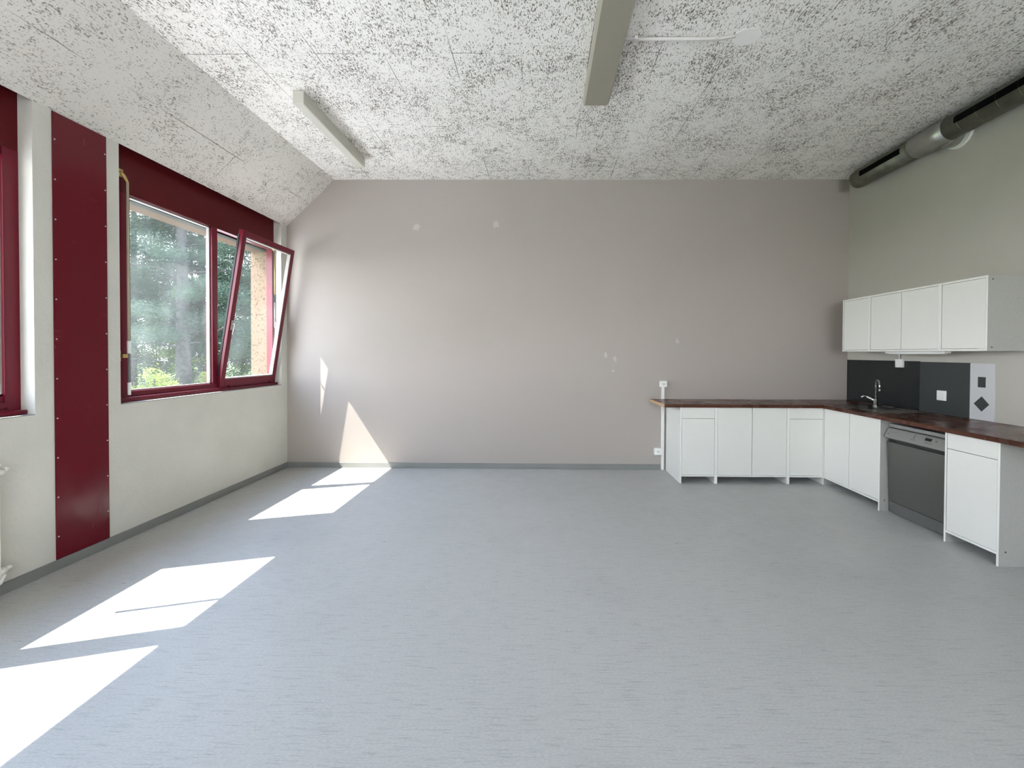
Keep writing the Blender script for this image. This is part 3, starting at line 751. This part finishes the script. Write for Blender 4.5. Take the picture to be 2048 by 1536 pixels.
def slot(ya, yb):
    b = MB(); pa = []
    a0, a1 = math.radians(180-19), math.radians(180+15)
    for i in range(7):
        a = a0+(a1-a0)*i/6; pa.append((DXc+(DR+.002)*math.cos(a), DZc+(DR+.002)*math.sin(a)))
    for i in range(6, -1, -1):
        a = a0+(a1-a0)*i/6; pa.append((DXc+(DR-.006)*math.cos(a), DZc+(DR-.006)*math.sin(a)))
    b.prism(pa, 'Y', ya, yb); b.build('air_slot', M['slot'], du)
slot(4.86, 4.32); slot(3.76, 2.60); slot(2.5, 1.35)

# ------------------------------------------------------------------ outside
b = MB(); b.box(-70, XO-.001, -30, 70, -.9, -.6); tag(b.build('ground', M['grass']), 'grass ground outside below the windows', 'ground', kind='structure')
b = MB(); b.box(-10.5, XO-.001, -12, 16, -.6, -.55); b.box(XO-.001, 9, -14, YR-.25, -.6, -.55); tag(b.build('terrace', M['terrace']), 'sunlit pale gravel strip along the building below the windows', 'ground', kind='structure')  # added out of view as a reflector for ceiling and right side

def leaves(name, centers, n_per, size, spread, m, parent, droop=0.0, thin=1.0):
    """many small separate leaf blades around the given centres, one foliage mesh"""
    C = np.repeat(np.asarray(centers, float), n_per, axis=0); N = len(C)
    C = C + rng.normal(size=(N, 3))*np.asarray(spread)
    d = rng.normal(size=(N, 3)); d[:, 2] *= .6; d[:, 2] -= droop; d /= np.linalg.norm(d, axis=1)[:, None]
    e = np.cross(d, rng.normal(size=(N, 3))); e /= np.linalg.norm(e, axis=1)[:, None]
    L = size*(.6+.8*rng.random(N))[:, None]; Wd = L*.5*thin
    v = np.empty((N, 4, 3)); v[:, 0] = C-d*L*.5; v[:, 1] = C+e*Wd*.5; v[:, 2] = C+d*L*.5; v[:, 3] = C-e*Wd*.5
    me = bpy.data.meshes.new(name); me.vertices.add(N*4); me.vertices.foreach_set('co', v.reshape(-1))
    me.loops.add(N*4); me.loops.foreach_set('vertex_index', np.arange(N*4, dtype=np.int32))
    me.polygons.add(N); me.polygons.foreach_set('loop_start', np.arange(0, N*4, 4, dtype=np.int32)); me.polygons.foreach_set('loop_total', np.full(N, 4, dtype=np.int32))
    me.update(calc_edges=True); me.materials.append(m)
    o = bpy.data.objects.new(name, me); COL.objects.link(o); o.parent = parent
    if parent: me.transform(Matrix.Translation(-parent.location))
    return o
GZ = -.6
def pine(x, y, h, r, label, dens=1.0, low=2.0, spreadr=3.0):
    t = empty('pine_tree', (x, y, GZ), label, 'tree', 'pine trees outside the window')
    b = MB(); lean = (rng.random(2)-.5)*.4
    tp = [(x+lean[0]*f, y+lean[1]*f, GZ+h*f) for f in (0, .25, .5, .75, 1)]
    b.tube(tp, [r, r*.8, r*.62, r*.4, r*.1], seg=14); cs = []
    nb = int(95*h/12)
    for i in range(nb):
        f = (low + (h-low)*(i/nb))/h; z = GZ+h*f; a = rng.random()*2*PI; L = spreadr*(1.15-f)*(.6+.6*rng.random())
        px, py = x+lean[0]*f, y+lean[1]*f
        pts = []
        for s in (0, .35, .7, 1.0):
            pts.append((px+math.cos(a)*L*s, py+math.sin(a)*L*s, z+.25*L*s-.22*L*s*s+(rng.random()-.5)*.1))
        b.tube(pts, [.05*(1.2-f), .035*(1.2-f), .02, .008], seg=6, cap=False)
        for s in np.linspace(.3, 1, int(5+L*4)):
            j = min(2, int(s*3)); c0 = np.array(pts[0])*(1-s)+np.array(pts[3])*s; c0[2] = z+.25*L*s-.22*L*s*s
            cs.append(c0+rng.normal(size=3)*[.22, .22, .06])
    b.build('trunk', M['bark'], t)
    leaves('foliage', cs, int(110*dens), .12, (.20, .20, .12), M['needle'], t, thin=.26)
    return t
def leafy(x, y, h, cr, label, m, n=260, per=60, zlo=0.0, leaf=.10, name='leafy_tree', cat='tree', trunk=.12, gr=None):
    t = empty(name, (x, y, GZ), label, cat, gr)
    b = MB(); tips = []
    nst = 7
    b.tube([(x, y, GZ), (x+.05, y+.04, GZ+h*.35), (x, y+.1, GZ+h*.75)], [trunk, trunk*.7, trunk*.3], seg=10)
    for i in range(nst):
        a = i*2*PI/nst; zz = GZ+h*(.25+.06*i)
        b.tube([(x, y, zz), (x+math.cos(a)*cr*.35, y+math.sin(a)*cr*.35, zz+h*.12), (x+math.cos(a)*cr*.7, y+math.sin(a)*cr*.7, zz+h*.22)], [trunk*.4, trunk*.25, .01], seg=6, cap=False)
    b.build('branches', M['bark'], t)
    u = rng.normal(size=(n, 3)); u /= np.linalg.norm(u, axis=1)[:, None]; rad = rng.random(n)**.45
    zc = GZ+zlo+(h-zlo)/2; cs = np.stack([x+u[:, 0]*cr*rad, y+u[:, 1]*cr*rad, zc+u[:, 2]*(h-zlo)/2*rad], 1)
    leaves('foliage', cs, per, leaf, (.16, .16, .12) if h > 2 else (.07, .07, .06), m, t)
    return t
pine(-13.6, 16.05, 13, .26, 'big pine with the thick trunk seen through the fixed pane', 1.0, 2.2, 3.4)
pine(-15.2, 18.9, 13, .17, 'slimmer pine just right of the thick-trunked one', 1.0, 2.0, 3.0)
pine(-16.5, 17.0, 12, .15, 'pine at the left side of the fixed pane', 1.0, 2.5, 3.2)
pine(-12.5, 19.3, 12, .15, 'pine behind the tilted sash', 1.0, 1.5, 3.0)
pine(-17.5, 27.0, 12, .15, 'distant pine beside the stucco jamb', 1.1, 1.5, 3.2)
leafy(-22.0, 26.5, 11.5, 4.2, 'dark leafy tree low between the pines', M['leafdark'], 750, 60, .4)
leafy(-26.0, 25.0, 10.0, 4.5, 'dark leafy tree at the far left of the view', M['leafdark'], 750, 60, .2)
leafy(-22.0, 34.0, 11.0, 4.2, 'dark leafy tree behind the tilted sash', M['leafdark'], 750, 60, .2)
leafy(-15.0, 24.0, 4.4, 1.7, 'bright green young tree in the gap beside the mullion', M['leafbright'], 150, 60, .4)
leafy(-14.5, 16.9, 4.6, 1.0, 'sunlit bright green sapling by the thick trunk', M['leafbright'], 50, 50, 1.2, trunk=.05)
leafy(-11.0, 12.0, 1.55, .5, 'yellow-green bush at the bottom left of the fixed pane', M['leafyellow'], 90, 60, .3, .06, 'garden_bush', 'bush', .04)
leafy(-12.4, 15.9, 1.45, .5, 'pale yellow-green bush at the bottom right of the fixed pane', M['leafyellow'], 60, 60, .3, .06, 'garden_bush', 'bush', .04)
for i, (x, y, lb) in enumerate(((-17, 18.5, 'dark hedge shrub behind the yellow-green bush'), (-16.5, 21.5, 'dark hedge shrub behind the slimmer pine'), (-16, 25.0, 'dark hedge shrub behind the tilted sash'), (-21.5, 18.0, 'dark hedge shrub at the left back of the garden'))):
    leafy(x, y, 3.0, 2.0, lb, M['leafdark'], 200, 60, .0, .1, 'hedge_shrub', 'shrub', .06)
